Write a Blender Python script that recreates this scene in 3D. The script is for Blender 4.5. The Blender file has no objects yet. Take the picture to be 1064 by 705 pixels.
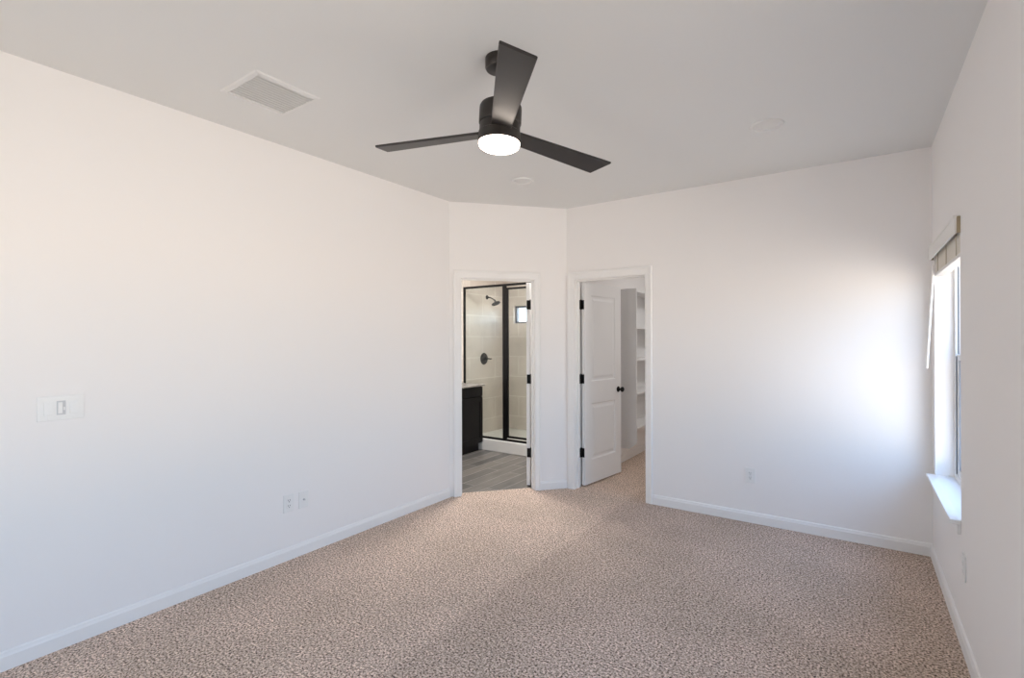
import bpy, bmesh, math, random
from mathutils import Vector, Matrix
random.seed(4)
S = bpy.context.scene
COL = S.collection
PI = math.pi

# ------------------------------------------------------------------ camera, sky, added fill lights, exposure
XR, YB, XL, YL, XB, H = 0.412, 4.3416, -3.1098, 3.4799, -2.3432, 2.74
YR = -1.35                                   # rear wall, behind the camera
CAM = Vector((0, 0, 1.458))
YAW, PITCH, ROLL, FPX = 0.6046, 0.0009, -0.0026, 519.08
cd = bpy.data.cameras.new('camera'); cam = bpy.data.objects.new('camera', cd); COL.objects.link(cam)
fw = Vector((-math.sin(YAW), math.cos(YAW), 0)); rt = Vector((math.cos(YAW), math.sin(YAW), 0)); up = Vector((0, 0, 1))
f2 = fw * math.cos(PITCH) + up * math.sin(PITCH); u2 = up * math.cos(PITCH) - fw * math.sin(PITCH)
r3 = rt * math.cos(ROLL) + u2 * math.sin(ROLL); u3 = u2 * math.cos(ROLL) - rt * math.sin(ROLL)
M = Matrix((r3, u3, -f2)).transposed().to_4x4(); M.translation = CAM
cam.matrix_world = M
cd.sensor_width = 36; cd.lens = FPX / 1064 * 36; cd.clip_start = 0.02; cd.clip_end = 200
S.camera = cam

SKY_HI, SKY_LO, GROUND = (0.32, 0.54, 1.0), (0.74, 0.87, 1.0), (0.92, 0.805, 0.715)
SKY_STRENGTH, GROUND_GAIN = 7.0, 1.42
w = bpy.data.worlds.new('sky'); S.world = w; w.use_nodes = True
nt = w.node_tree; nt.nodes.clear()
out = nt.nodes.new('ShaderNodeOutputWorld'); bg = nt.nodes.new('ShaderNodeBackground')
tc = nt.nodes.new('ShaderNodeTexCoord'); sp = nt.nodes.new('ShaderNodeSeparateXYZ')
mr = nt.nodes.new('ShaderNodeMapRange'); mr.inputs[1].default_value = -1; mr.inputs[2].default_value = 1
rp = nt.nodes.new('ShaderNodeValToRGB')
el = rp.color_ramp.elements
el[0].position = 0.0; el[0].color = (*[c * GROUND_GAIN for c in GROUND], 1)
el[1].position = 1.0; el[1].color = (*SKY_HI, 1)
sh_ = [c * GROUND_GAIN * 0.30 for c in GROUND]          # strip of ground in the house's own shade
el[0].color = (*sh_, 1)
e = el.new(0.22); e.color = (*sh_, 1)
e = el.new(0.30); e.color = (*[c * GROUND_GAIN for c in GROUND], 1)
e = el.new(0.485); e.color = (*[c * GROUND_GAIN for c in GROUND], 1)
e = el.new(0.515); e.color = (*SKY_LO, 1)
e = el.new(0.66); e.color = (0.45, 0.67, 1.0, 1)
nt.links.new(tc.outputs['Generated'], sp.inputs[0]); nt.links.new(sp.outputs[2], mr.inputs[0])
nt.links.new(mr.outputs[0], rp.inputs[0]); nt.links.new(rp.outputs[0], bg.inputs[0])
bg.inputs[1].default_value = SKY_STRENGTH
nt.links.new(bg.outputs[0], out.inputs[0])

def portal(name, loc, rot, sx, sy):
    l = bpy.data.lights.new(name, 'AREA'); l.shape = 'RECTANGLE'; l.size = sx; l.size_y = sy
    l.cycles.is_portal = True
    o = bpy.data.objects.new(name, l); COL.objects.link(o); o.location = loc; o.rotation_euler = rot
def fill_light(name, loc, size, power, col):
    l = bpy.data.lights.new(name, 'AREA'); l.shape = 'DISK'; l.size = size; l.energy = power; l.color = col
    o = bpy.data.objects.new(name, l); COL.objects.link(o); o.location = loc
BATH_FILL, CLOSET_FILL, FAN_GLOW = 42.0, 13.0, 14.0
fill_light('bathroom_fill', (-3.25, 4.45, H - 0.02), 0.4, BATH_FILL, (1.0, 0.96, 0.92))  # unseen ceiling light added to brighten the bathroom
fill_light('closet_fill', (-0.9, 5.8, H - 0.02), 0.3, CLOSET_FILL, (1.0, 0.97, 0.95))  # added fill for the closet, no fitting in view

S.view_settings.view_transform = 'Standard'; S.view_settings.look = 'None'
S.view_settings.gamma = 1; S.view_settings.use_curve_mapping = False
S.view_settings.exposure = 0.17
S.cycles.max_bounces = 16; S.cycles.diffuse_bounces = 8; S.cycles.transparent_max_bounces = 12

# ------------------------------------------------------------------ materials
def mat(name, col, rough=0.5, spec=0.5, metal=0.0):
    m = bpy.data.materials.new(name); m.use_nodes = True
    b = m.node_tree.nodes['Principled BSDF']
    b.inputs['Base Color'].default_value = (*col, 1); b.inputs['Roughness'].default_value = rough
    b.inputs['Specular IOR Level'].default_value = spec; b.inputs['Metallic'].default_value = metal
    return m
def nodes(m):
    return m.node_tree.nodes, m.node_tree.links, m.node_tree.nodes['Principled BSDF']
def bump_noise(m, scale, strength, dist=0.002, detail=2):
    N, L, b = nodes(m)
    t = N.new('ShaderNodeTexCoord'); n = N.new('ShaderNodeTexNoise'); n.inputs['Scale'].default_value = scale
    n.inputs['Detail'].default_value = detail
    bp = N.new('ShaderNodeBump'); bp.inputs['Strength'].default_value = strength; bp.inputs['Distance'].default_value = dist
    L.new(t.outputs['Object'], n.inputs['Vector']); L.new(n.outputs['Fac'], bp.inputs['Height']); L.new(bp.outputs[0], b.inputs['Normal'])
    return m
WALL = bump_noise(mat('wall_paint', (0.865, 0.848, 0.838), 0.85, 0.25), 90, 0.06)
CEIL = bump_noise(mat('ceiling_paint', (0.765, 0.77, 0.76), 0.9, 0.2), 70, 0.08)
TRIM = mat('trim_paint', (0.85, 0.845, 0.835), 0.4, 0.4)
DOORP = mat('door_paint', (0.80, 0.80, 0.80), 0.4, 0.4)
PLAST = mat('white_plastic', (0.82, 0.82, 0.81), 0.35, 0.5)
FIXT = mat('ceiling_fixture_white', (0.755, 0.755, 0.745), 0.45, 0.4)
GREYP = mat('pale_grey_plastic', (0.55, 0.56, 0.58), 0.35, 0.5)
SLOT = mat('dark_slot', (0.03, 0.03, 0.035), 0.6)
BLACK = mat('black_hardware', (0.006, 0.0055, 0.0055), 0.5, 0.2)
BRONZE = mat('fan_dark_bronze', (0.020, 0.016, 0.014), 0.38, 0.45)
BLADE = mat('fan_blade_dark', (0.022, 0.019, 0.018), 0.40, 0.5)
VINYL = mat('white_vinyl', (0.84, 0.85, 0.86), 0.35, 0.5)
CREAM = mat('cream_slat', (0.84, 0.79, 0.70), 0.5)
WHITEB = mat('white_blind', (0.80, 0.79, 0.76), 0.45)
TAN = mat('tan_bracket', (0.38, 0.31, 0.2), 0.5)
TAPE = mat('cream_ladder_tape', (0.62, 0.56, 0.46), 0.7)
ACRYL = mat('white_acrylic', (0.82, 0.81, 0.79), 0.25, 0.5)
SHELF = mat('white_melamine', (0.78, 0.78, 0.78), 0.5)
ESPR = mat('espresso_wood', (0.009, 0.008, 0.0085), 0.45, 0.2)
GASKET_SHADE = mat('grey_gasket_and_shade', (0.16, 0.18, 0.22), 0.5)

def glass(name, tint=(0.95, 0.97, 0.97)):
    m = bpy.data.materials.new(name); m.use_nodes = True; N = m.node_tree.nodes; L = m.node_tree.links; N.clear()
    o = N.new('ShaderNodeOutputMaterial'); t = N.new('ShaderNodeBsdfTransparent'); g = N.new('ShaderNodeBsdfGlossy')
    lw = N.new('ShaderNodeLayerWeight'); p5 = N.new('ShaderNodeMath'); p5.operation = 'POWER'; p5.inputs[1].default_value = 5
    f = N.new('ShaderNodeMath'); f.operation = 'MULTIPLY_ADD'; f.inputs[1].default_value = 0.6; f.inputs[2].default_value = 0.035
    L.new(lw.outputs['Facing'], p5.inputs[0]); L.new(p5.outputs[0], f.inputs[0]); x = N.new('ShaderNodeMixShader')
    t.inputs[0].default_value = (*tint, 1); g.inputs['Roughness'].default_value = 0.02
    L.new(f.outputs[0], x.inputs[0]); L.new(t.outputs[0], x.inputs[1]); L.new(g.outputs[0], x.inputs[2]); L.new(x.outputs[0], o.inputs[0])
    return m
GLASS = glass('window_glass'); DIM_GLASS = glass('dimmed_window_glass', (0.85, 0.87, 0.88)); SGLASS = glass('shower_glass', (0.93, 0.95, 0.94))  # corner window glass darkened to tone down its daylight on the back wall

LENS = bpy.data.materials.new('lit_lens'); LENS.use_nodes = True
b = LENS.node_tree.nodes['Principled BSDF']; b.inputs['Base Color'].default_value = (0.9, 0.88, 0.85, 1)
b.inputs['Emission Color'].default_value = (1.0, 0.86, 0.74, 1); b.inputs['Emission Strength'].default_value = FAN_GLOW

# carpet: twisted pile flecked dark brown, taupe and cream
CARPET = mat('carpet', (0.35, 0.28, 0.23), 0.95, 0.1)
N, L, b = nodes(CARPET)
t = N.new('ShaderNodeTexCoord')
n1 = N.new('ShaderNodeTexNoise'); n1.inputs['Scale'].default_value = 100; n1.inputs['Detail'].default_value = 3; n1.inputs['Roughness'].default_value = 0.7
n2 = N.new('ShaderNodeTexVoronoi'); n2.inputs['Scale'].default_value = 85; n2.inputs['Randomness'].default_value = 1
n3 = N.new('ShaderNodeTexNoise'); n3.inputs['Scale'].default_value = 1.6; n3.inputs['Detail'].default_value = 2
for n in (n1, n2, n3): L.new(t.outputs['Object'], n.inputs['Vector'])
r = N.new('ShaderNodeValToRGB'); E_ = r.color_ramp.elements
E_[0].position = 0.385; E_[0].color = (0.045, 0.029, 0.021, 1)
E_[1].position = 0.61; E_[1].color = (1.0, 0.84, 0.725, 1)
e = E_.new(0.435); e.color = (0.42, 0.318, 0.255, 1)
e = E_.new(0.525); e.color = (0.72, 0.573, 0.475, 1)
L.new(n1.outputs['Fac'], r.inputs[0])
mx = N.new('ShaderNodeMix'); mx.data_type = 'RGBA'; mx.blend_type = 'MULTIPLY'; mx.inputs[0].default_value = 0.5
rv = N.new('ShaderNodeValToRGB'); rv.color_ramp.elements[0].position = 0.1; rv.color_ramp.elements[0].color = (1.15, 1.15, 1.15, 1)
rv.color_ramp.elements[1].position = 0.75; rv.color_ramp.elements[1].color = (0.45, 0.42, 0.4, 1)
L.new(n2.outputs['Distance'], rv.inputs[0]); L.new(r.outputs[0], mx.inputs[6]); L.new(rv.outputs[0], mx.inputs[7])
m2 = N.new('ShaderNodeMix'); m2.data_type = 'RGBA'; m2.blend_type = 'MULTIPLY'; m2.inputs[0].default_value = 1.0
r3_ = N.new('ShaderNodeValToRGB'); r3_.color_ramp.elements[0].position = 0.40; r3_.color_ramp.elements[0].color = (0.94, 0.94, 0.93, 1)
r3_.color_ramp.elements[1].position = 0.60; r3_.color_ramp.elements[1].color = (1.06, 1.05, 1.05, 1)
L.new(n3.outputs['Fac'], r3_.inputs[0]); L.new(mx.outputs[2], m2.inputs[6]); L.new(r3_.outputs[0], m2.inputs[7])
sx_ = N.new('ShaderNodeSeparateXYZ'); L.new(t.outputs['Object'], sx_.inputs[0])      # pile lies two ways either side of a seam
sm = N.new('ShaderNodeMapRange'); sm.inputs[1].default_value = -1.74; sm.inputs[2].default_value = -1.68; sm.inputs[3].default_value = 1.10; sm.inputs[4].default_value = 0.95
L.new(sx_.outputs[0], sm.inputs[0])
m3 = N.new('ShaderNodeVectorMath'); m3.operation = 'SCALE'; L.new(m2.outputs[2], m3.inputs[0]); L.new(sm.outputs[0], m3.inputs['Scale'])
L.new(m3.outputs[0], b.inputs['Base Color'])
bp = N.new('ShaderNodeBump'); bp.inputs['Strength'].default_value = 0.9; bp.inputs['Distance'].default_value = 0.006
L.new(n1.outputs['Fac'], bp.inputs['Height']); L.new(bp.outputs[0], b.inputs['Normal'])

def brick_mat(name, c1, c2, cm, bw, rh, mortar, rough, rot, spec=0.5, off=0.5, streak=0.0, axes=None):
    m = mat(name, c1, rough, spec); N, L, b = nodes(m)
    t = N.new('ShaderNodeTexCoord'); mp = N.new('ShaderNodeMapping'); mp.inputs['Rotation'].default_value = rot
    k = N.new('ShaderNodeTexBrick'); k.offset = off
    k.inputs['Color1'].default_value = (*c1, 1); k.inputs['Color2'].default_value = (*c2, 1); k.inputs['Mortar'].default_value = (*cm, 1)
    k.inputs['Scale'].default_value = 1; k.inputs['Mortar Size'].default_value = mortar
    k.inputs['Mortar Smooth'].default_value = 0.1; k.inputs['Brick Width'].default_value = bw; k.inputs['Row Height'].default_value = rh
    if axes:
        sx = N.new('ShaderNodeSeparateXYZ'); cx = N.new('ShaderNodeCombineXYZ'); L.new(t.outputs['Object'], sx.inputs[0])
        L.new(sx.outputs[axes[0]], cx.inputs[0]); L.new(sx.outputs[axes[1]], cx.inputs[1]); L.new(cx.outputs[0], mp.inputs[0])
    else: L.new(t.outputs['Object'], mp.inputs[0])
    L.new(mp.outputs[0], k.inputs['Vector'])
    n = N.new('ShaderNodeTexNoise'); n.inputs['Scale'].default_value = 6; n.inputs['Detail'].default_value = 4
    mp2 = N.new('ShaderNodeMapping'); mp2.inputs['Scale'].default_value = (6, 0.7, 1) if streak else (1, 1, 1)
    L.new(t.outputs['Object'], mp2.inputs[0]); L.new(mp2.outputs[0], n.inputs['Vector'])
    rr = N.new('ShaderNodeValToRGB'); rr.color_ramp.elements[0].position = .3; rr.color_ramp.elements[1].position = .7
    a = 0.75 if streak else 0.94
    rr.color_ramp.elements[0].color = (a, a, a, 1); rr.color_ramp.elements[1].color = (1.05, 1.05, 1.05, 1)
    L.new(n.outputs['Fac'], rr.inputs[0])
    x = N.new('ShaderNodeMix'); x.data_type = 'RGBA'; x.blend_type = 'MULTIPLY'; x.inputs[0].default_value = 1
    L.new(k.outputs['Color'], x.inputs[6]); L.new(rr.outputs[0], x.inputs[7]); L.new(x.outputs[2], b.inputs['Base Color'])
    return m
PLANK = brick_mat('grey_plank_tile', (0.23, 0.21, 0.19), (0.125, 0.12, 0.115), (0.36, 0.34, 0.32), 0.9, 0.15, 0.005, 0.4, (0, 0, PI / 2), 0.4, 0.33, 1.0)
TILEX = brick_mat('beige_wall_tile', (0.70, 0.635, 0.575), (0.67, 0.605, 0.545), (0.80, 0.75, 0.69), 0.6, 0.3, 0.006, 0.3, (0, 0, 0), axes=(0, 2))
TILEY = brick_mat('beige_wall_tile_side', (0.70, 0.635, 0.575), (0.67, 0.605, 0.545), (0.80, 0.75, 0.69), 0.6, 0.3, 0.006, 0.3, (0, 0, 0), axes=(1, 2))
STONE = mat('speckled_stone', (0.5, 0.48, 0.45), 0.25); N, L, b = nodes(STONE)
t = N.new('ShaderNodeTexCoord'); n = N.new('ShaderNodeTexNoise'); n.inputs['Scale'].default_value = 120; n.inputs['Detail'].default_value = 4
r = N.new('ShaderNodeValToRGB'); r.color_ramp.elements[0].position = .38; r.color_ramp.elements[0].color = (.12, .10, .09, 1)
r.color_ramp.elements[1].position = .55; r.color_ramp.elements[1].color = (.42, .40, .37, 1)
L.new(t.outputs['Object'], n.inputs['Vector']); L.new(n.outputs['Fac'], r.inputs[0]); L.new(r.outputs[0], b.inputs['Base Color'])

# ------------------------------------------------------------------ builders
WM = {}
def obj(name, bm, m, parent=None, smooth=False, world=True):
    """link the bmesh (world coordinates) as ONE mesh object, optionally as a child of parent"""
    bmesh.ops.recalc_face_normals(bm, faces=bm.faces)
    if parent is not None and world: bm.transform(WM[parent].inverted())
    me = bpy.data.meshes.new(name); bm.to_mesh(me); bm.free()
    o = bpy.data.objects.new(name, me); COL.objects.link(o)
    me.materials.append(m)
    if smooth:
        for p in me.polygons: p.use_smooth = True
        me.set_sharp_from_angle(angle=math.radians(40))
    if parent is not None: o.parent = parent; WM[o] = WM[parent].copy()
    else: WM[o] = Matrix.Identity(4)
    return o
def thing(name, label, cat, loc, rz=0, group=None):
    o = bpy.data.objects.new(name, None); COL.objects.link(o); o.empty_display_size = 0.05
    o.location = loc; o.rotation_euler = (0, 0, rz)
    WM[o] = Matrix.Translation(Vector(loc)) @ Matrix.Rotation(rz, 4, 'Z')
    o['label'] = label; o['category'] = cat
    if group: o['group'] = group
    return o
def tag(o, label, cat, group=None):
    o['label'] = label; o['category'] = cat
    if group: o['group'] = group
    return o
def struct(o, label=None, cat=None):
    o['kind'] = 'structure'
    if label: o['label'] = label
    if cat: o['category'] = cat
    return o
def nb(): return bmesh.new()
def box(bm, x0, x1, y0, y1, z0, z1, bev=0.0, xf=None, seg=2):
    vs = [bm.verts.new((x, y, z)) for x in (x0, x1) for y in (y0, y1) for z in (z0, z1)]
    fs = [bm.faces.new([vs[i] for i in q]) for q in ((0, 1, 3, 2), (4, 6, 7, 5), (0, 4, 5, 1), (2, 3, 7, 6), (0, 2, 6, 4), (1, 5, 7, 3))]
    bmesh.ops.recalc_face_normals(bm, faces=fs)
    geo = vs
    if bev > 0:
        es = list({e for f in fs for e in f.edges})
        r = bmesh.ops.bevel(bm, geom=es, offset=bev, segments=seg, affect='EDGES', profile=0.5)
        geo = list({v for f in r['faces'] for v in f.verts} | {v for v in vs if v.is_valid})
    if xf is not None:
        bmesh.ops.transform(bm, matrix=xf, verts=[v for v in geo if v.is_valid])
    return bm
def cyl(bm, p0, p1, r0, r1=None, n=24, bev=0.0):
    p0, p1 = Vector(p0), Vector(p1); d = p1 - p0; r1 = r0 if r1 is None else r1
    q = d.to_track_quat('Z', 'Y').to_matrix().to_4x4(); q.translation = p0
    ln = d.length
    prof = [(r0, 0), (r1, ln)]
    if bev: prof = [(r0 - bev, 0), (r0, bev), (r1, ln - bev), (r1 - bev, ln)]
    return lathe(bm, prof, q, n)
def lathe(bm, prof, xf=Matrix.Identity(4), n=32, caps=True):
    rings = []
    for (r, z) in prof:
        if r < 1e-6: rings.append([bm.verts.new(xf @ Vector((0, 0, z)))])
        else: rings.append([bm.verts.new(xf @ Vector((r * math.cos(2 * PI * k / n), r * math.sin(2 * PI * k / n), z))) for k in range(n)])
    for a, b_ in zip(rings, rings[1:]):
        for k in range(n):
            k2 = (k + 1) % n
            if len(a) == 1 and len(b_) == 1: continue
            if len(a) == 1: bm.faces.new((a[0], b_[k], b_[k2]))
            elif len(b_) == 1: bm.faces.new((a[k], a[k2], b_[0]))
            else: bm.faces.new((a[k], a[k2], b_[k2], b_[k]))
    if caps:
        for q in (rings[0], rings[-1]):
            if len(q) > 2: bm.faces.new(q)
    return bm
def prism(bm, prof, p0, p1, nrm, zup=Vector((0, 0, 1))):
    """sweep a profile (u along nrm, v along zup) from p0 to p1"""
    p0, p1, nrm = Vector(p0), Vector(p1), Vector(nrm)
    a = [bm.verts.new(p0 + nrm * u + zup * v) for u, v in prof]; b_ = [bm.verts.new(p1 + nrm * u + zup * v) for u, v in prof]
    k = len(prof)
    for i in range(k): bm.faces.new((a[i], a[(i + 1) % k], b_[(i + 1) % k], b_[i]))
    bm.faces.new(a); bm.faces.new(b_)
    return bm
def wall(name, p0, p1, outn, th, openings=(), m=WALL, label=None, z0=0.0, z1=H):
    """straight wall whose room face runs p0-p1; openings are (s0, s1, z0, z1)"""
    p0, p1, outn = Vector((*p0, 0)), Vector((*p1, 0)), Vector((*outn, 0))
    d = p1 - p0; ln = d.length; d.normalize()
    ss = sorted({0, ln} | {v for o in openings for v in o[:2]}); zs = sorted({z0, z1} | {v for o in openings for v in o[2:]})
    solid = lambda i, j: 0 <= i < len(ss) - 1 and 0 <= j < len(zs) - 1 and not any(
        o[0] <= (ss[i] + ss[i + 1]) / 2 <= o[1] and o[2] <= (zs[j] + zs[j + 1]) / 2 <= o[3] for o in openings)
    bm = nb(); V = {}
    def v(i, j, k):
        if (i, j, k) not in V: V[i, j, k] = bm.verts.new(p0 + d * ss[i] + outn * (th * k) + Vector((0, 0, zs[j])))
        return V[i, j, k]
    for i in range(len(ss) - 1):
        for j in range(len(zs) - 1):
            if not solid(i, j): continue
            for k in (0, 1): bm.faces.new((v(i, j, k), v(i + 1, j, k), v(i + 1, j + 1, k), v(i, j + 1, k)))
            if not solid(i - 1, j): bm.faces.new((v(i, j, 0), v(i, j, 1), v(i, j + 1, 1), v(i, j + 1, 0)))
            if not solid(i + 1, j): bm.faces.new((v(i + 1, j, 0), v(i + 1, j, 1), v(i + 1, j + 1, 1), v(i + 1, j + 1, 0)))
            if not solid(i, j - 1): bm.faces.new((v(i, j, 0), v(i, j, 1), v(i + 1, j, 1), v(i + 1, j, 0)))
            if not solid(i, j + 1): bm.faces.new((v(i, j + 1, 0), v(i, j + 1, 1), v(i + 1, j + 1, 1), v(i + 1, j + 1, 0)))
    return struct(obj(name, bm, m), label, 'wall')

# ------------------------------------------------------------------ room shell
TH = 0.118
A = Vector((XB - XL, YB - YL, 0)); ALEN = A.length; A.normalize(); NA = Vector((-A.y, A.x, 0)); NIN = -NA
Lp = Vector((XL, YL, 0)); Bp = Vector((XB, YB, 0))
BS0, BS1, DH = 0.110, 0.818, 2.032           # bathroom doorway along the angled wall
CX0, CX1 = -2.256, -1.556                    # closet doorway along the back wall
JT = 0.018
WY0, WY1, WZ0, WZ1, RD = 3.225, 4.205, 0.555, 2.04, 0.175   # window by the far corner
SIDE_WINDOWS = [(-0.12, 0.80), (0.90, 1.82)]                # two more windows of the same wall, beside the camera
UN = 0.15
RWX, RWW = -1.7, 0.95                                       # unseen window added to the rear wall for fill daylight

wall('wall_left', (XL, YR - UN), (XL, YL + 0.04), (-1, 0), TH, label='long pale painted wall with the triple light switch')
wall('wall_angled', Lp.xy, Bp.xy, NA.xy, TH, [(BS0 - JT, BS1 + JT, 0, DH + JT)], label='narrow angled wall around the bathroom doorway')
wall('wall_back', (XB - 0.04, YB), (XR + 0.17, YB), (0, 1), TH, [(CX0 - JT - XB + 0.04, CX1 + JT - XB + 0.04, 0, DH + JT)], label='far pale wall with the closet doorway and daylight glow')
wall('wall_right', (XR, YR - UN), (XR, YB + 0.1), (1, 0), RD, [(WY0 - YR + UN, WY1 - YR + UN, WZ0, WZ1)] + [(a - YR + UN, b_ - YR + UN, WZ0, WZ1) for a, b_ in SIDE_WINDOWS], label='right wall in shade with the bright window')
wall('wall_rear', (XL - 0.1, YR), (XR + 0.1, YR), (0, -1), RD, [(RWX - RWW / 2 - XL + 0.1, RWX + RWW / 2 - XL + 0.1, WZ0, WZ1)], label='wall behind the camera')
# bathroom and closet
BXL, BYB, CXL = -4.56, 6.25, -2.30
wall('wall_bathroom_left', (BXL, 2.9), (BXL, BYB + 0.1), (-1, 0), TH, label='bathroom wall behind the dark vanity')
SWX0, SWX1, SWZ0, SWZ1 = -4.29, -3.62, 1.70, 1.965
wall('wall_shower_back', (BXL, BYB), (CXL - 0.06, BYB), (0, 1), TH, [(SWX0 - BXL, SWX1 - BXL, SWZ0, SWZ1)], TILEX, 'beige tiled shower wall with small high window')
wall('wall_shower_left', (-4.45, 5.262), (-4.45, BYB), (-1, 0), 0.10, (), TILEY, 'tiled shower wall with shower head and valve')
wall('wall_shower_right', (-2.95, 5.262), (-2.95, BYB), (1, 0), 0.10, (), TILEY, 'tiled right end wall of the shower')
wall('wall_bathroom_near', (BXL, 3.0), (XL - 0.05, 3.0), (0, -1), TH, label='near wall of the bathroom')
wall('wall_closet_left', (CXL, YB + TH), (CXL, 6.9), (-1, 0), 0.12, label='closet wall behind the white shelf unit')
wall('wall_closet_back', (CXL - 0.12, 6.9), (XR + 0.115, 6.9), (0, 1), TH, label='back wall of the closet')
wall('wall_closet_right', (XR, YB + TH), (XR, 6.95), (1, 0), TH, label='right wall of the closet')

bm = nb(); box(bm, BXL - 0.15, XR + 0.185, YR - 0.2, 7.05, H, H + 0.12)
struct(obj('ceiling', bm, CEIL), 'flat pale grey painted ceiling', 'ceiling')
def slab(name, pts, z0, z1, m, label):
    bm = nb(); a = [bm.verts.new((x, y, z1)) for x, y in pts]; b_ = [bm.verts.new((x, y, z0)) for x, y in pts]; k = len(pts)
    bm.faces.new(a); bm.faces.new(b_)
    for i in range(k): bm.faces.new((a[i], a[(i + 1) % k], b_[(i + 1) % k], b_[i]))
    return struct(obj(name, bm, m), label, 'floor')
def on_line(x, n=0.088):
    tt = (x - XL - NA.x * n) / A.x; p = Lp + NA * n + A * tt; return (p.x, p.y)
q1, q2 = on_line(XL - 0.1), on_line(CXL - 0.06)
slab('floor', [(XL - 0.1, YR - 0.1), (XR + 0.1, YR - 0.1), (XR + 0.1, 7), (CXL - 0.06, 7), q2, q1], -0.1, 0, CARPET, 'taupe flecked carpet floor')
slab('floor_bathroom', [(BXL - 0.1, 2.9), (XL - 0.1, 2.9), q1, q2, (CXL - 0.06, 7), (BXL - 0.1, 7)], -0.1, -0.004, PLANK, 'grey wood look plank tile floor of the bathroom')

# baseboards
BBP = [(0, 0), (0.014, 0), (0.014, 0.062), (0.011, 0.070), (0.009, 0.080), (0.005, 0.084), (0, 0.084)]
def baseboard(name, p0, p1, nrm, label):
    bm = nb(); prism(bm, BBP, (*p0, 0), (*p1, 0), (*nrm, 0)); return struct(obj(name, bm, TRIM), label, 'baseboard')
pt = lambda s: (Lp + A * s).xy
baseboard('baseboard_left', (XL, YR), (XL, YL - 0.004), (1, 0), 'white baseboard along the left wall')
baseboard('baseboard_angled', pt(0.879), pt(ALEN - 0.004), NIN.xy, 'short white baseboard between the two doorways')
baseboard('baseboard_back', (-1.491, YB), (XR, YB), (0, -1), 'white baseboard along the far wall')
baseboard('baseboard_right', (XR, YR), (XR, YB - 0.012), (-1, 0), 'white baseboard under the window')
baseboard('baseboard_rear', (XL + 0.02, YR), (XR - 0.02, YR), (0, 1), 'white baseboard behind the camera')
baseboard('baseboard_closet', (CXL, YB + TH), (CXL, 6.9), (1, 0), 'white baseboard inside the closet')

# door casings and jambs, built in a frame: X along the wall, Y into the next room, Z up
def casing_bm(s0, s1, zt, wl, wr, th, wt, xf):
    bm = nb()
    def strip(P):                     # P: (inner corner pairs) quad with stepped profile
        pass
    pr = [(0, 0.011), (0.12, 0.013), (0.62, 0.015), (0.74, 0.019), (0.93, 0.019), (1.0, 0.013)]
    # rails sweep around the opening: three mitred runs
    inn = [(s0 - 0.005, 0), (s0 - 0.005, zt + 0.005), (s1 + 0.005, zt + 0.005), (s1 + 0.005, 0)]
    wid = [(-wl, 0), (-wl, wt), (wr, wt), (wr, 0)]
    rows = []
    for (x, z), (dx, dz) in zip(inn, wid):
        row = [bm.verts.new((x, 0, z))] + [bm.verts.new((x + dx * u, -h, z + dz * u)) for u, h in pr] + [bm.verts.new((x + dx, 0, z + dz))]
        rows.append(row)
    for a, b_ in zip(rows, rows[1:]):
        for i in range(len(a)): bm.faces.new((a[i], a[(i + 1) % len(a)], b_[(i + 1) % len(a)], b_[i]))
    bm.faces.new(rows[0]); bm.faces.new(rows[-1])
    bm.transform(xf); return bm
def jamb_bm(s0, s1, zt, th, xf, stop_y):
    bm = nb()
    for (a, b_) in ((s0 - JT, s0), (s1, s1 + JT)): box(bm, a, b_, -0.001, th + 0.001, 0, zt)
    box(bm, s0 - JT, s1 + JT, -0.001, th + 0.001, zt, zt + JT)
    for (a, b_) in ((s0, s0 + 0.011), (s1 - 0.011, s1)): box(bm, a, b_, stop_y - 0.03, stop_y, 0, zt)
    box(bm, s0 + 0.011, s1 - 0.011, stop_y - 0.03, stop_y, zt - 0.011, zt)
    bm.transform(xf); return bm
XFA = Matrix(((A.x, NA.x, 0, XL), (A.y, NA.y, 0, YL), (0, 0, 1, 0), (0, 0, 0, 1)))
XFB = Matrix.Translation((0, YB, 0))
struct(obj('trim_1', casing_bm(BS0, BS1, DH, 0.070, 0.056, TH, 0.070, XFA), TRIM), 'white moulded casing around the bathroom doorway', 'door casing')
struct(obj('trim_2', jamb_bm(BS0, BS1, DH, TH, XFA, 0.075), TRIM), 'white jamb lining the bathroom doorway', 'door jamb')
struct(obj('trim_3', casing_bm(CX0, CX1, DH, 0.070, 0.060, TH, 0.072, XFB), TRIM), 'white moulded casing around the closet doorway', 'door casing')
struct(obj('trim_4', jamb_bm(CX0, CX1, DH, TH, XFB, 0.075), TRIM), 'white jamb lining the closet doorway', 'door jamb')

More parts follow.
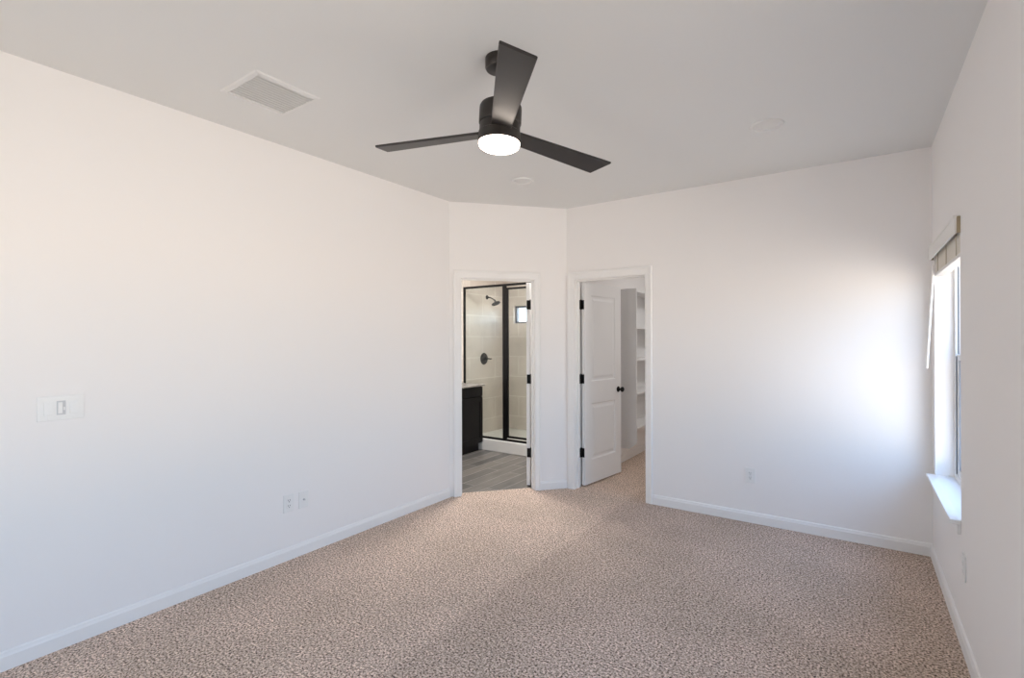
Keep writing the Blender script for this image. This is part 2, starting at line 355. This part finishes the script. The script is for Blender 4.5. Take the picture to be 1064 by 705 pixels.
# ------------------------------------------------------------------ windows in the right wall
def window(n, y0, y1, label, rear=None):
    root = thing('window_%d' % n, label, 'window', (XR + 0.14, (y0 + y1) / 2, WZ0)); root['kind'] = 'structure'
    X0, X1 = XR + 0.095, XR + 0.172; zb, zt = WZ0, WZ1; zm = 1.325
    bm = nb()
    for a, b_ in ((y0, y0 + 0.035), (y1 - 0.035, y1)): box(bm, X0, X1, a, b_, zb, zt, 0.003)
    box(bm, X0, X1, y0 + 0.035, y1 - 0.035, zt - 0.035, zt, 0.003); box(bm, X0, X1, y0 + 0.035, y1 - 0.035, zb, zb + 0.045, 0.003)
    fr_ = obj('window_frame', bm, VINYL, root)
    bm = nb()
    for a, b_ in ((y0 + 0.0345, y0 + 0.0362), (y1 - 0.0362, y1 - 0.0345)):
        box(bm, X0 + 0.003, X0 + 0.0095, a, b_, zb + 0.05, zm + 0.02)  # dark strip painted for the shadow gap beside the lower sash
        for xg in (0.012, 0.026): box(bm, X0 + xg, X0 + xg + 0.007, a, b_, zm + 0.035, zt - 0.036)
    obj('sash_track_and_gap_shade', bm, GASKET_SHADE, fr_)
    for nm, xa, z0, z1 in (('upper_sash', X0 + 0.042, zm - 0.01, zt - 0.037), ('lower_sash', X0 + 0.010, zb + 0.046, zm + 0.03)):
        bm = nb(); a, b_ = y0 + 0.036, y1 - 0.036
        for p, q in ((a, a + 0.035), (b_ - 0.035, b_)): box(bm, xa, xa + 0.028, p, q, z0, z1, 0.003)
        box(bm, xa, xa + 0.028, a + 0.035, b_ - 0.035, z1 - 0.035, z1, 0.003); box(bm, xa, xa + 0.028, a + 0.035, b_ - 0.035, z0, z0 + 0.035, 0.003)
        s = obj(nm, bm, VINYL, root)
        bm = nb(); box(bm, xa + 0.011, xa + 0.017, a + 0.034, b_ - 0.034, z0 + 0.034, z1 - 0.034); obj('glass_pane', bm, DIM_GLASS if n == 1 else GLASS, s)
        bm = nb()
        for p, q in ((a + 0.0345, a + 0.041), (b_ - 0.041, b_ - 0.0345)): box(bm, xa + 0.004, xa + 0.024, p, q, z0 + 0.0345, z1 - 0.0345)
        for p, q in ((z0 + 0.0345, z0 + 0.041), (z1 - 0.041, z1 - 0.0345)): box(bm, xa + 0.004, xa + 0.024, a + 0.041, b_ - 0.041, p, q)
        obj('gasket', bm, GASKET_SHADE, s)
    bm = nb(); box(bm, X0 - 0.012, X0 + 0.012, (y0 + y1) / 2 - 0.03, (y0 + y1) / 2 + 0.03, zm + 0.028, zm + 0.042, 0.003); obj('sash_lock', bm, VINYL, root)
    bm = nb()
    box(bm, XR - 0.044, XR, y0 - 0.012, y1 + 0.020, WZ0, WZ0 + 0.022, 0.004)
    box(bm, XR - 0.002, X0 + 0.001, y0 + 0.0005, y1 - 0.0005, WZ0 + 0.0005, WZ0 + 0.0215)
    obj('window_sill', bm, TRIM, root)
    bm = nb(); box(bm, XR - 0.014, XR + 0.001, y0 + 0.003, y1 + 0.005, WZ0 - 0.05, WZ0 + 0.001, 0.003); obj('apron', bm, TRIM, root)
    if rear is None: portal('window_portal', (XR + 0.19, (y0 + y1) / 2, (zb + zt) / 2), (0, PI / 2, 0), zt - zb, y1 - y0)
    else:
        root.location = (rear, YR - 0.14, WZ0); root.rotation_euler = (0, 0, -PI / 2)
        portal('window_portal', (rear, YR - 0.19, (zb + zt) / 2), (PI / 2, 0, 0), y1 - y0, zt - zb)
    return root
window(1, WY0, WY1, 'white vinyl single hung window in the right wall with projecting sill')
for k, (a, b_) in enumerate(SIDE_WINDOWS): window(2 + k, a, b_, 'white vinyl single hung window beside the camera')
window(5, 0.0, RWW, 'white vinyl single hung window added behind the camera for fill daylight', RWX)
portal('shower_portal', ((SWX0 + SWX1) / 2, BYB + 0.13, (SWZ0 + SWZ1) / 2), (-PI / 2, 0, 0), SWX1 - SWX0, SWZ1 - SWZ0)

# raised blind in the window by the far corner
bl = thing('window_blind', 'raised cream window blind with white valance and hanging wand at the window top', 'blind', (XR, (WY0 + WY1) / 2, WZ1))
bm = nb()
box(bm, XR - 0.024, XR - 0.014, WY0 - 0.012, WY1 + 0.05, 1.968, 2.052, 0.003)
box(bm, XR - 0.027, XR - 0.0135, WY0 - 0.014, WY1 + 0.052, 2.042, 2.056, 0.003)
obj('valance', bm, WHITEB, bl)
for yy, nm in ((WY0 - 0.012, 'valance_return'), (WY1 + 0.044, 'valance_return')):
    bm = nb(); box(bm, XR - 0.015, XR - 0.0005, yy, yy + 0.006, 1.970, 2.050, 0.001); obj(nm, bm, TAN, bl)
bm = nb(); box(bm, XR + 0.008, XR + 0.058, WY0 + 0.006, WY1 - 0.006, 1.985, 2.036, 0.002); obj('headrail', bm, WHITEB, bl)
bm = nb()
zz = 1.980
for k in range(24):
    box(bm, XR + 0.004, XR + 0.054, WY0 + 0.010, WY1 - 0.010, zz - 0.0030, zz, 0.0)
    zz -= 0.0043
o = obj('slat_stack', bm, CREAM, bl)
bm = nb(); box(bm, XR + 0.003, XR + 0.055, WY0 + 0.010, WY1 - 0.010, zz - 0.018, zz + 0.001, 0.003); obj('bottom_rail', bm, WHITEB, bl)
for yy in (WY0 + 0.14, (WY0 + WY1) / 2, WY1 - 0.14):
    bm = nb(); box(bm, XR + 0.0005, XR + 0.0035, yy - 0.006, yy + 0.006, zz, 1.986); obj('ladder_cord', bm, TAPE, bl)
bm = nb()
cyl(bm, (XR - 0.046, 4.135, 1.268), (XR - 0.012, 4.135, 1.90), 0.0065, n=8, bev=0.001)
cyl(bm, (XR - 0.012, 4.135, 1.90), (XR + 0.015, 4.135, 1.992), 0.003, n=8)
obj('tilt_wand', bm, WHITEB, bl, smooth=True)

# small high window in the shower
sw = thing('window_4', 'small high bright window in the shower wall', 'window', ((SWX0 + SWX1) / 2, BYB + 0.08, SWZ0)); sw['kind'] = 'structure'
bm = nb(); f = 0.03
for a, b_ in ((SWX0, SWX0 + f), (SWX1 - f, SWX1)): box(bm, a, b_, BYB + 0.05, BYB + 0.11, SWZ0, SWZ1, 0.003)
for a, b_ in ((SWZ0, SWZ0 + f), (SWZ1 - f, SWZ1)): box(bm, SWX0 + f, SWX1 - f, BYB + 0.05, BYB + 0.11, a, b_, 0.003)
obj('window_frame', bm, GASKET_SHADE, sw)
bm = nb(); box(bm, SWX0 + f - .002, SWX1 - f + .002, BYB + 0.078, BYB + 0.084, SWZ0 + f - .002, SWZ1 - f + .002); obj('glass_pane', bm, GLASS, sw)

# ------------------------------------------------------------------ interior doors
def door_slab(wd, ht, th):
    """two-panel moulded door: x 0..wd from the hinge edge, y 0..-th, z 0..ht"""
    bm = nb(); st = 0.115
    xs = [0, st, wd - st, wd]; zs = [0, 0.235, 0.80, 1.02, 1.885, ht]
    for side, y in ((1, -th), (-1, 0.0)):
        V = {(i, j): bm.verts.new((x, y, z)) for i, x in enumerate(xs) for j, z in enumerate(zs)}
        for i in range(3):
            for j in range(5):
                q = [V[i, j], V[i + 1, j], V[i + 1, j + 1], V[i, j + 1]]
                if i == 1 and j in (1, 3):
                    loops = [q]
                    for ins, dep in ((0.012, 0.009), (0.030, 0.009), (0.052, 0.002)):
                        x0, x1, z0, z1 = xs[1] + ins, xs[2] - ins, zs[j] + ins, zs[j + 1] - ins
                        loops.append([bm.verts.new((x, y + side * dep, z)) for x, z in ((x0, z0), (x1, z0), (x1, z1), (x0, z1))])
                    for a, b_ in zip(loops, loops[1:]):
                        for k in range(4): bm.faces.new((a[k], a[(k + 1) % 4], b_[(k + 1) % 4], b_[k]))
                    bm.faces.new(loops[-1])
                else: bm.faces.new(q)
        if side == 1: F = V
        else: K = V
    rim = [(i, 0) for i in range(4)] + [(3, j) for j in range(1, 6)] + [(i, 5) for i in (2, 1, 0)] + [(0, j) for j in (4, 3, 2, 1)]
    for a, b_ in zip(rim, rim[1:] + rim[:1]): bm.faces.new((F[a], F[b_], K[b_], K[a]))
    return bm
def knob_bm(x, z, y, sgn):
    bm = nb(); xf = Matrix.Translation((x, y, z)) @ Matrix.Rotation(-sgn * PI / 2, 4, 'X')
    lathe(bm, [(0.030, 0), (0.031, 0.004), (0.026, 0.009), (0.012, 0.011), (0.0105, 0.032), (0.020, 0.037), (0.0275, 0.046), (0.0275, 0.056), (0.020, 0.064), (0, 0.066)], xf, 28)
    return bm
def door(name, pivot, ang, wd, label, flip=1):
    """leaf swung on its pin; the pin is the empty.  flip mirrors the leaf for a right-hand hinge"""
    root = thing(name, label, 'door', pivot, ang); root['kind'] = 'structure'
    W = WM[root]; mir = Matrix.Diagonal((flip, 1, 1, 1)); th = 0.035
    off = Matrix.Translation((0.004, -0.006, 0.014))
    bm = door_slab(wd, 2.008, th); bm.transform(W @ mir @ off); leaf = obj('door_leaf', bm, DOORP, root)
    for nm, y, s in (('door_knob', -th, -1), ('door_knob', 0.0, 1)):
        bm = knob_bm(wd - 0.06, 0.905, y, s); bm.transform(W @ mir @ off); obj(nm, bm, BLACK, root, True)
    bm = nb(); box(bm, wd - 0.0005, wd + 0.0015, -th / 2 - 0.012, -th / 2 + 0.012, 0.875, 0.935); bm.transform(W @ mir @ off); obj('latch_plate', bm, BLACK, root)
    return root
def hinges(root, zs, leafxf, jambxf):
    for z in zs:
        bm = nb()
        b1 = nb(); box(b1, -0.0015, 0.0035, -0.036, 0.0, z - 0.045, z + 0.045); b1.transform(leafxf); me = bpy.data.meshes.new('t'); b1.to_mesh(me); b1.free(); bm.from_mesh(me)
        b2 = nb(); box(b2, -0.0025, 0.0025, -0.036, 0.0, z - 0.045, z + 0.045); b2.transform(jambxf); me = bpy.data.meshes.new('t'); b2.to_mesh(me); b2.free(); bm.from_mesh(me)
        p = leafxf.translation
        cyl(bm, (p.x, p.y, z - 0.047), (p.x, p.y, z + 0.047), 0.0075, n=12)
        cyl(bm, (p.x, p.y, z + 0.047), (p.x, p.y, z + 0.053), 0.005, 0.003, n=12)
        obj('hinge', bm, BLACK, root)
cp = (CX0 + 0.003, YB + TH + 0.005, 0)
d1 = door('door_1', cp, math.radians(82), 0.690, 'open white two panel door with black knob standing in the closet doorway')
hinges(d1, (1.80, 1.065, 0.335), WM[d1].copy(), Matrix.Translation(cp))
# bathroom door: hinged on the right jamb, swung past square so only its edge shows
bp_ = Lp + A * (BS1 - 0.003) + NA * (TH + 0.005)
rzA = math.atan2(A.y, A.x)
d2 = door('door_2', (bp_.x, bp_.y, 0), rzA - math.radians(113), 0.690, 'white bathroom door swung open, seen edge on beside the shower', -1)
hinges(d2, (1.80, 1.065, 0.335), WM[d2] @ Matrix.Diagonal((-1, 1, 1, 1)), Matrix.Translation(bp_) @ Matrix.Rotation(rzA, 4, 'Z'))

# ------------------------------------------------------------------ ceiling fan
FX, FY, FZ = -1.336, 1.839, 2.399
fan = thing('ceiling_fan', 'dark three blade ceiling fan with a lit round lamp, hanging from the ceiling', 'ceiling fan', (FX, FY, H))
nrm = Vector((0.037, 0.027, 1)).normalized()
TILT = Matrix.Translation((FX, FY, FZ)) @ Vector((0, 0, 1)).rotation_difference(nrm).to_matrix().to_4x4() @ Matrix.Translation((0, 0, -FZ))
FXF = Matrix.Translation((FX, FY, 0))
bm = nb(); lathe(bm, [(0.062, H), (0.0645, H - 0.004), (0.0645, H - 0.046), (0.060, H - 0.054), (0.030, H - 0.058), (0.018, H - 0.060)], FXF, 40); obj('canopy', bm, BRONZE, fan, True)
bm = nb(); lathe(bm, [(0.0115, 2.51), (0.0115, 2.69)], TILT, 20); lathe(bm, [(0.024, 2.515), (0.024, 2.545), (0.018, 2.552), (0.0115, 2.553)], TILT, 24); obj('downrod', bm, BRONZE, fan, True)
bm = nb(); lathe(bm, [(0.0, 2.528), (0.080, 2.528), (0.090, 2.524), (0.0955, 2.514), (0.0965, 2.500), (0.0965, 2.440), (0.094, 2.437), (0.02, 2.437)], TILT, 56); obj('motor_housing', bm, BRONZE, fan, True)
bm = nb(); lathe(bm, [(0.02, 2.436), (0.0925, 2.436), (0.0925, 2.400), (0.096, 2.397), (0.0965, 2.356), (0.093, 2.353), (0.02, 2.353)], TILT, 56); obj('light_kit', bm, BRONZE, fan, True)
bm = nb(); lathe(bm, [(0.02, 2.3525), (0.0935, 2.3525), (0.0935, 2.345), (0.090, 2.335), (0.080, 2.328), (0.04, 2.3245), (0.0, 2.324)], TILT, 56); obj('lamp_lens', bm, LENS, fan, True)
PHI0 = math.radians(311.4)
for k in range(3):
    bm = nb(); n = 12; r0, r1 = 0.088, 0.658; th = 0.0035
    rows = []
    for i in range(n + 1):
        u = i / n; r_ = r0 + (r1 - r0) * u; wd = 0.046 + (0.0665 - 0.046) * min(1, u * 1.02)
        row = []
        for sx, zz in ((-1, -th), (-0.93, -th * 1.6), (0.93, -th * 1.6), (1, -th), (1, th), (0.93, th * 1.6), (-0.93, th * 1.6), (-1, th)):
            row.append(bm.verts.new((r_ + (-0.012 * sx if i == n else 0), wd * sx, zz)))
        rows.append(row)
    for a, b_ in zip(rows, rows[1:]):
        for i in range(8): bm.faces.new((a[i], a[(i + 1) % 8], b_[(i + 1) % 8], b_[i]))
    bm.faces.new(rows[0]); bm.faces.new(rows[-1])
    bm.transform(TILT @ Matrix.Translation((0, 0, FZ + 0.001)) @ Matrix.Rotation(PHI0 + k * 2 * PI / 3, 4, 'Z') @ Matrix.Rotation(math.radians(-11), 4, 'X'))
    obj('fan_blade', bm, BLADE, fan)

# ------------------------------------------------------------------ ceiling vent, downlights
VX, VY, VS = -2.51, 1.43, 0.175
vent = thing('ceiling_vent', 'square white louvred return air vent in the ceiling', 'vent', (VX, VY, H))
bm = nb(); iv = VS - 0.027
for a in (0, 1, 2, 3):
    xf = Matrix.Translation((VX, VY, H)) @ Matrix.Rotation(a * PI / 2, 4, 'Z')
    v = [xf @ Vector(q) for q in ((-VS, -VS, 0), (VS, -VS, 0), (VS - 0.006, -VS + 0.006, -0.006), (-VS + 0.006, -VS + 0.006, -0.006), (iv, -iv, -0.010), (-iv, -iv, -0.010), (iv, -iv, -0.001), (-iv, -iv, -0.001))]
    v = [bm.verts.new(p) for p in v]
    for q in ((0, 1, 2, 3), (3, 2, 4, 5), (5, 4, 6, 7)): bm.faces.new([v[i] for i in q])
bmesh.ops.remove_doubles(bm, verts=bm.verts, dist=0.0001)
obj('vent_frame', bm, FIXT, vent)
bm = nb(); k = 12
for i in range(k):
    x = VX - iv + (i + 0.5) * 2 * iv / k
    box(bm, -0.0068, 0.0068, -iv - 0.001, iv + 0.001, -0.0009, 0.0009, 0, Matrix.Translation((x, VY, H - 0.0065)) @ Matrix.Rotation(math.radians(28), 4, 'Y'))
obj('louver', bm, PLAST, vent)
bm = nb(); box(bm, VX - iv, VX + iv, VY - iv, VY + iv, H - 0.0012, H - 0.0002); obj('backing', bm, FIXT, vent)

def downlight(x, y, r, label):
    o = thing('recessed_downlight', label, 'ceiling light', (x, y, H), 0, None)
    xf = Matrix.Translation((x, y, 0))
    bm = nb(); lathe(bm, [(r, H), (r, H - 0.006), (r - 0.004, H - 0.011), (r - 0.014, H - 0.012), (r - 0.022, H - 0.006), (r - 0.024, H - 0.0005)], xf, 48, caps=False); obj('trim_ring', bm, FIXT, o, True)
    bm = nb(); lathe(bm, [(r - 0.0235, H - 0.0008), (r - 0.030, H - 0.003), (r * 0.4, H - 0.0045), (0, H - 0.005)], xf, 48); obj('lens', bm, FIXT, o, True)
downlight(-0.443, 3.335, 0.094, 'round white unlit ceiling light near the right wall')
downlight(-2.219, 3.368, 0.088, 'round white unlit ceiling light above the two doorways')

# ------------------------------------------------------------------ switches and outlets
def plate_root(name, label, cat, loc, rz, wd, ht, group=None):
    """flat wall plate: local X along the wall, local -Y out of the wall"""
    o = thing(name, label, cat, loc, rz, group); W = WM[o]
    bm = nb(); box(bm, -wd / 2, wd / 2, -0.006, 0, -ht / 2, ht / 2, 0.0025); bm.transform(W); obj('cover_plate', bm, PLAST, o)
    return o, W
def receptacle(o, W, m=PLAST, sm=SLOT):
    bm = nb(); box(bm, -0.0165, 0.0165, -0.0085, -0.004, -0.033, 0.033, 0.002); bm.transform(W); f = obj('receptacle', bm, m, o)
    bm = nb()
    for z in (-0.018, 0.018):
        for x in (-0.0065, 0.0065): box(bm, x - 0.0014, x + 0.0014, -0.0090, -0.0075, z - 0.001, z + 0.008)
        lathe(bm, [(0.003, 0), (0.003, 0.0015)], Matrix.Translation((0, -0.0090, z - 0.008)) @ Matrix.Rotation(-PI / 2, 4, 'X'), 12)
    bm.transform(W); obj('slot', bm, sm, f)
def screws(o, W, zs, xs=(0,)):
    for x in xs:
        for z in zs:
            bm = nb(); lathe(bm, [(0.0035, 0), (0.003, 0.001), (0, 0.0012)], Matrix.Translation((x, -0.0058, z)) @ Matrix.Rotation(PI / 2, 4, 'X'), 12); bm.transform(W); obj('screw', bm, PLAST, o)
RZL, RZB, RZR = PI / 2, 0, -PI / 2     # plates on the left, back and right walls
o, W = plate_root('light_switch', 'triple white rocker light switch plate on the left wall', 'light switch', (XL, 0.733, 1.140), RZL, 0.172, 0.116)
for i, x in enumerate((-0.046, 0, 0.046)):
    bm = nb(); box(bm, x - 0.0165, x + 0.0165, -0.0075, -0.004, -0.033, 0.033, 0.001); bm.transform(W); f = obj('rocker_frame', bm, PLAST if i != 1 else GREYP, o)
    bm = nb()
    if i != 1:
        v = [(x - .0145, -.0075, -.030), (x + .0145, -.0075, -.030), (x + .0145, -.0075, .030), (x - .0145, -.0075, .030), (x - .0145, -.0125, -.029), (x + .0145, -.0125, -.029), (x + .0145, -.0085, .029), (x - .0145, -.0085, .029)]
        v = [bm.verts.new(p) for p in v]
        for q in ((0, 3, 2, 1), (4, 5, 6, 7), (0, 1, 5, 4), (1, 2, 6, 5), (2, 3, 7, 6), (3, 0, 4, 7)): bm.faces.new([v[j] for j in q])
        bm.transform(W); obj('rocker', bm, PLAST, f)
    else:
        box(bm, x - .012, x + .004, -.0115, -.007, -.026, .026, 0.001); box(bm, x + .007, x + .013, -.0125, -.007, -.012, .004, 0.001); bm.transform(W); obj('fan_control', bm, PLAST, f)
screws(o, W, (-0.048, 0.048), (-0.046, 0, 0.046))
o, W = plate_root('wall_outlet', 'white double outlet low on the left wall with two dark sockets', 'outlet', (XL, 1.885, 0.374), RZL, 0.074, 0.118); receptacle(o, W); screws(o, W, (-0.048, 0.048))
o, W = plate_root('cable_jack', 'plain white cable plate beside the left wall outlet', 'wall plate', (XL, 1.993, 0.372), RZL, 0.070, 0.114)
bm = nb(); lathe(bm, [(0.0075, 0), (0.0075, 0.003), (0.0048, 0.003), (0.0048, 0.012), (0, 0.012)], Matrix.Translation((0, -0.006, 0)) @ Matrix.Rotation(PI / 2, 4, 'X'), 16); bm.transform(W); obj('jack', bm, GREYP, o); screws(o, W, (-0.048, 0.048))
o, W = plate_root('wall_outlet', 'white double outlet on the far wall above the baseboard', 'outlet', (-0.701, YB, 0.373), RZB, 0.074, 0.118); receptacle(o, W); screws(o, W, (-0.048, 0.048))
o, W = plate_root('wall_outlet', 'white outlet low on the right wall below the window sill', 'outlet', (XR, 3.125, 0.385), RZR, 0.074, 0.118); receptacle(o, W, PLAST, GREYP); screws(o, W, (-0.048, 0.048))

# ------------------------------------------------------------------ closet shelves
sh = thing('shelf_unit', 'tall white shelf unit hung on the closet wall', 'shelves', (CXL + 0.12, 5.9, 0.2))
SX0, SX1, SY0, SY1 = CXL + 0.0005, -2.055, 5.45, 6.45
for y in (SY0, SY1 - 0.018):
    bm = nb(); v = []
    pr = [(SX0, 0.205), (SX1 - 0.09, 0.205), (SX1, 0.27), (SX1, 2.035), (SX0, 2.035)]
    a = [bm.verts.new((x, y, z)) for x, z in pr]; b_ = [bm.verts.new((x, y + 0.018, z)) for x, z in pr]
    for i in range(5): bm.faces.new((a[i], a[(i + 1) % 5], b_[(i + 1) % 5], b_[i]))
    bm.faces.new(a); bm.faces.new(b_); obj('side_panel', bm, SHELF, sh)
for z in (2.017, 1.597, 1.225, 0.845, 0.45):
    bm = nb(); box(bm, SX0, SX1 - 0.002, SY0 + 0.018, SY1 - 0.018, z - 0.02, z, 0.001); obj('shelf', bm, SHELF, sh)
bm = nb(); box(bm, SX0, SX0 + 0.006, SY0 + 0.018, SY1 - 0.018, 0.43, 2.0); obj('back_panel', bm, SHELF, sh)

# ------------------------------------------------------------------ bathroom fittings
VFX, VY0, VY1 = -4.062, 3.75, 5.205
va = thing('vanity_cabinet', 'near black bathroom vanity cabinet beside the shower', 'cabinet', ((BXL + VFX) / 2, (VY0 + VY1) / 2, 0))
bm = nb(); box(bm, BXL + 0.001, VFX - 0.02, VY0, VY1, 0.10, 0.848, 0.002); box(bm, BXL + 0.001, -4.115, VY0 + 0.01, VY1 - 0.035, -0.004, 0.10); obj('cabinet_body', bm, ESPR, va)
def shaker(bm, y0, y1, z0, z1, fr=0.055, rec=0.008):
    x = VFX
    box(bm, x - 0.019, x, y0, y0 + fr, z0, z1, 0.001); box(bm, x - 0.019, x, y1 - fr, y1, z0, z1, 0.001)
    box(bm, x - 0.019, x, y0 + fr, y1 - fr, z0, z0 + fr, 0.001); box(bm, x - 0.019, x, y0 + fr, y1 - fr, z1 - fr, z1, 0.001)
    box(bm, x - 0.019, x - rec, y0 + fr - .001, y1 - fr + .001, z0 + fr - .001, z1 - fr + .001)
for (a, b_) in ((VY0 + 0.01, 4.23), (4.24, 4.715), (4.725, VY1 - 0.008)):
    bm = nb(); box(bm, VFX - 0.019, VFX, a, b_, 0.715, 0.838, 0.002); obj('drawer_front', bm, ESPR, va)
    bm = nb(); shaker(bm, a, b_, 0.115, 0.703); obj('cabinet_door', bm, ESPR, va)
ct = nb(); box(ct, BXL + 0.001, VFX + 0.022, VY0 - 0.015, VY1 + 0.012, 0.8485, 0.872, 0.003)
tag(obj('countertop', ct, STONE), 'speckled stone countertop on the dark vanity', 'countertop')

PZ = 0.145
pan = thing('shower_pan', 'white shower pan with raised curb under the black framed glass', 'shower pan', (-3.7, 5.7, 0))
bm = nb(); box(bm, -4.449, -2.951, 5.222, 5.325, -0.004, PZ, 0.008); obj('curb', bm, ACRYL, pan)
bm = nb(); box(bm, -4.449, -2.951, 5.326, BYB - 0.001, -0.004, 0.105, 0.004)
lathe(bm, [(0.045, 0.105), (0.04, 0.108), (0, 0.108)], Matrix.Translation((-3.7, 5.8, 0)), 20); obj('basin', bm, ACRYL, pan)

EY0, EY1, ET = 5.262, 5.290, 2.178
en = thing('shower_enclosure', 'black framed glass shower enclosure seen through the bathroom doorway', 'shower screen', (-3.7, 5.275, PZ))
bm = nb()
box(bm, -4.449, -4.424, EY0, EY1, PZ, ET, 0.002); box(bm, -2.976, -2.951, EY0, EY1, PZ, ET, 0.002)
box(bm, -4.424, -2.976, EY0, EY1, ET - 0.028, ET, 0.002); box(bm, -4.424, -2.976, EY0, EY1, PZ, PZ + 0.025, 0.002)
box(bm, -3.785, -3.735, EY0 - 0.002, EY1 + 0.002, PZ, ET - 0.001, 0.002)
obj('outer_frame', bm, BLACK, en)
bm = nb(); box(bm, -4.425, -3.784, EY0 + 0.011, EY0 + 0.017, PZ + 0.024, ET - 0.027); obj('fixed_glass', bm, SGLASS, en)
bm = nb(); dz0, dz1, dx0, dx1 = PZ + 0.045, ET - 0.052, -3.731, -2.980
for a, b_ in ((dx0, dx0 + 0.035), (dx1 - 0.025, dx1)): box(bm, a, b_, EY0 - 0.004, EY0 + 0.018, dz0, dz1, 0.002)
for a, b_ in ((dz0, dz0 + 0.025), (dz1 - 0.025, dz1)): box(bm, dx0 + 0.035, dx1 - 0.025, EY0 - 0.004, EY0 + 0.018, a, b_, 0.002)
dr = obj('shower_door', bm, BLACK, en)
bm = nb(); box(bm, dx0 + 0.034, dx1 - 0.024, EY0 + 0.004, EY0 + 0.010, dz0 + 0.024, dz1 - 0.024); obj('door_glass', bm, SGLASS, dr)
bm = nb(); box(bm, dx0 + 0.012, dx0 + 0.03, EY0 - 0.030, EY0 - 0.022, 0.95, 1.13, 0.003)
for z in (0.965, 1.115): box(bm, dx0 + 0.016, dx0 + 0.026, EY0 - 0.023, EY0 - 0.003, z - 0.006, z + 0.006)
obj('pull_handle', bm, BLACK, dr)

def tube(bm, pts, r, n=12):
    rings = []
    for i, p in enumerate(pts):
        p = Vector(p); d = (Vector(pts[min(i + 1, len(pts) - 1)]) - Vector(pts[max(i - 1, 0)])).normalized()
        q = d.to_track_quat('Z', 'Y').to_matrix()
        rings.append([bm.verts.new(p + q @ Vector((r * math.cos(2 * PI * k / n), r * math.sin(2 * PI * k / n), 0))) for k in range(n)])
    for a, b_ in zip(rings, rings[1:]):
        for k in range(n): bm.faces.new((a[k], a[(k + 1) % n], b_[(k + 1) % n], b_[k]))
    bm.faces.new(rings[0]); bm.faces.new(rings[-1])
HY, HZ = 5.80, 2.075
hd = thing('shower_fixture', 'dark shower head on a curved arm high on the tiled wall', 'shower head', (-4.45, HY, HZ))
bm = nb(); cyl(bm, (-4.4495, HY, HZ), (-4.441, HY, HZ), 0.032, 0.026); obj('flange', bm, BLACK, hd, True)
bm = nb(); tube(bm, [(-4.445 + 0.14 * u, HY, HZ - 0.055 * u * u) for u in [i / 8 for i in range(9)]], 0.009); obj('shower_arm', bm, BLACK, hd, True)
bm = nb(); xf = Matrix.Translation((-4.305, HY, HZ - 0.058)) @ Matrix.Rotation(math.radians(155), 4, 'Y')
lathe(bm, [(0.012, -0.01), (0.014, 0.012), (0.03, 0.024), (0.062, 0.036), (0.064, 0.050), (0.058, 0.054), (0, 0.055)], xf, 32); obj('spray_head', bm, BLACK, hd, True)
KY, KZ = 5.725, 1.18
vv = thing('shower_valve', 'round dark shower valve with lever on the tiled wall', 'shower valve', (-4.45, KY, KZ))
bm = nb(); cyl(bm, (-4.4495, KY, KZ), (-4.440, KY, KZ), 0.085, 0.078, 36); obj('escutcheon', bm, BLACK, vv, True)
bm = nb(); cyl(bm, (-4.441, KY, KZ), (-4.400, KY, KZ), 0.027, 0.022, 24); cyl(bm, (-4.405, KY, KZ), (-4.395, KY + 0.03, KZ - 0.0), 0.010, 0.010, 12); tube(bm, [(-4.408, KY, KZ), (-4.385, KY + 0.02, KZ), (-4.365, KY + 0.065, KZ - 0.004)], 0.009); obj('lever', bm, BLACK, vv, True)
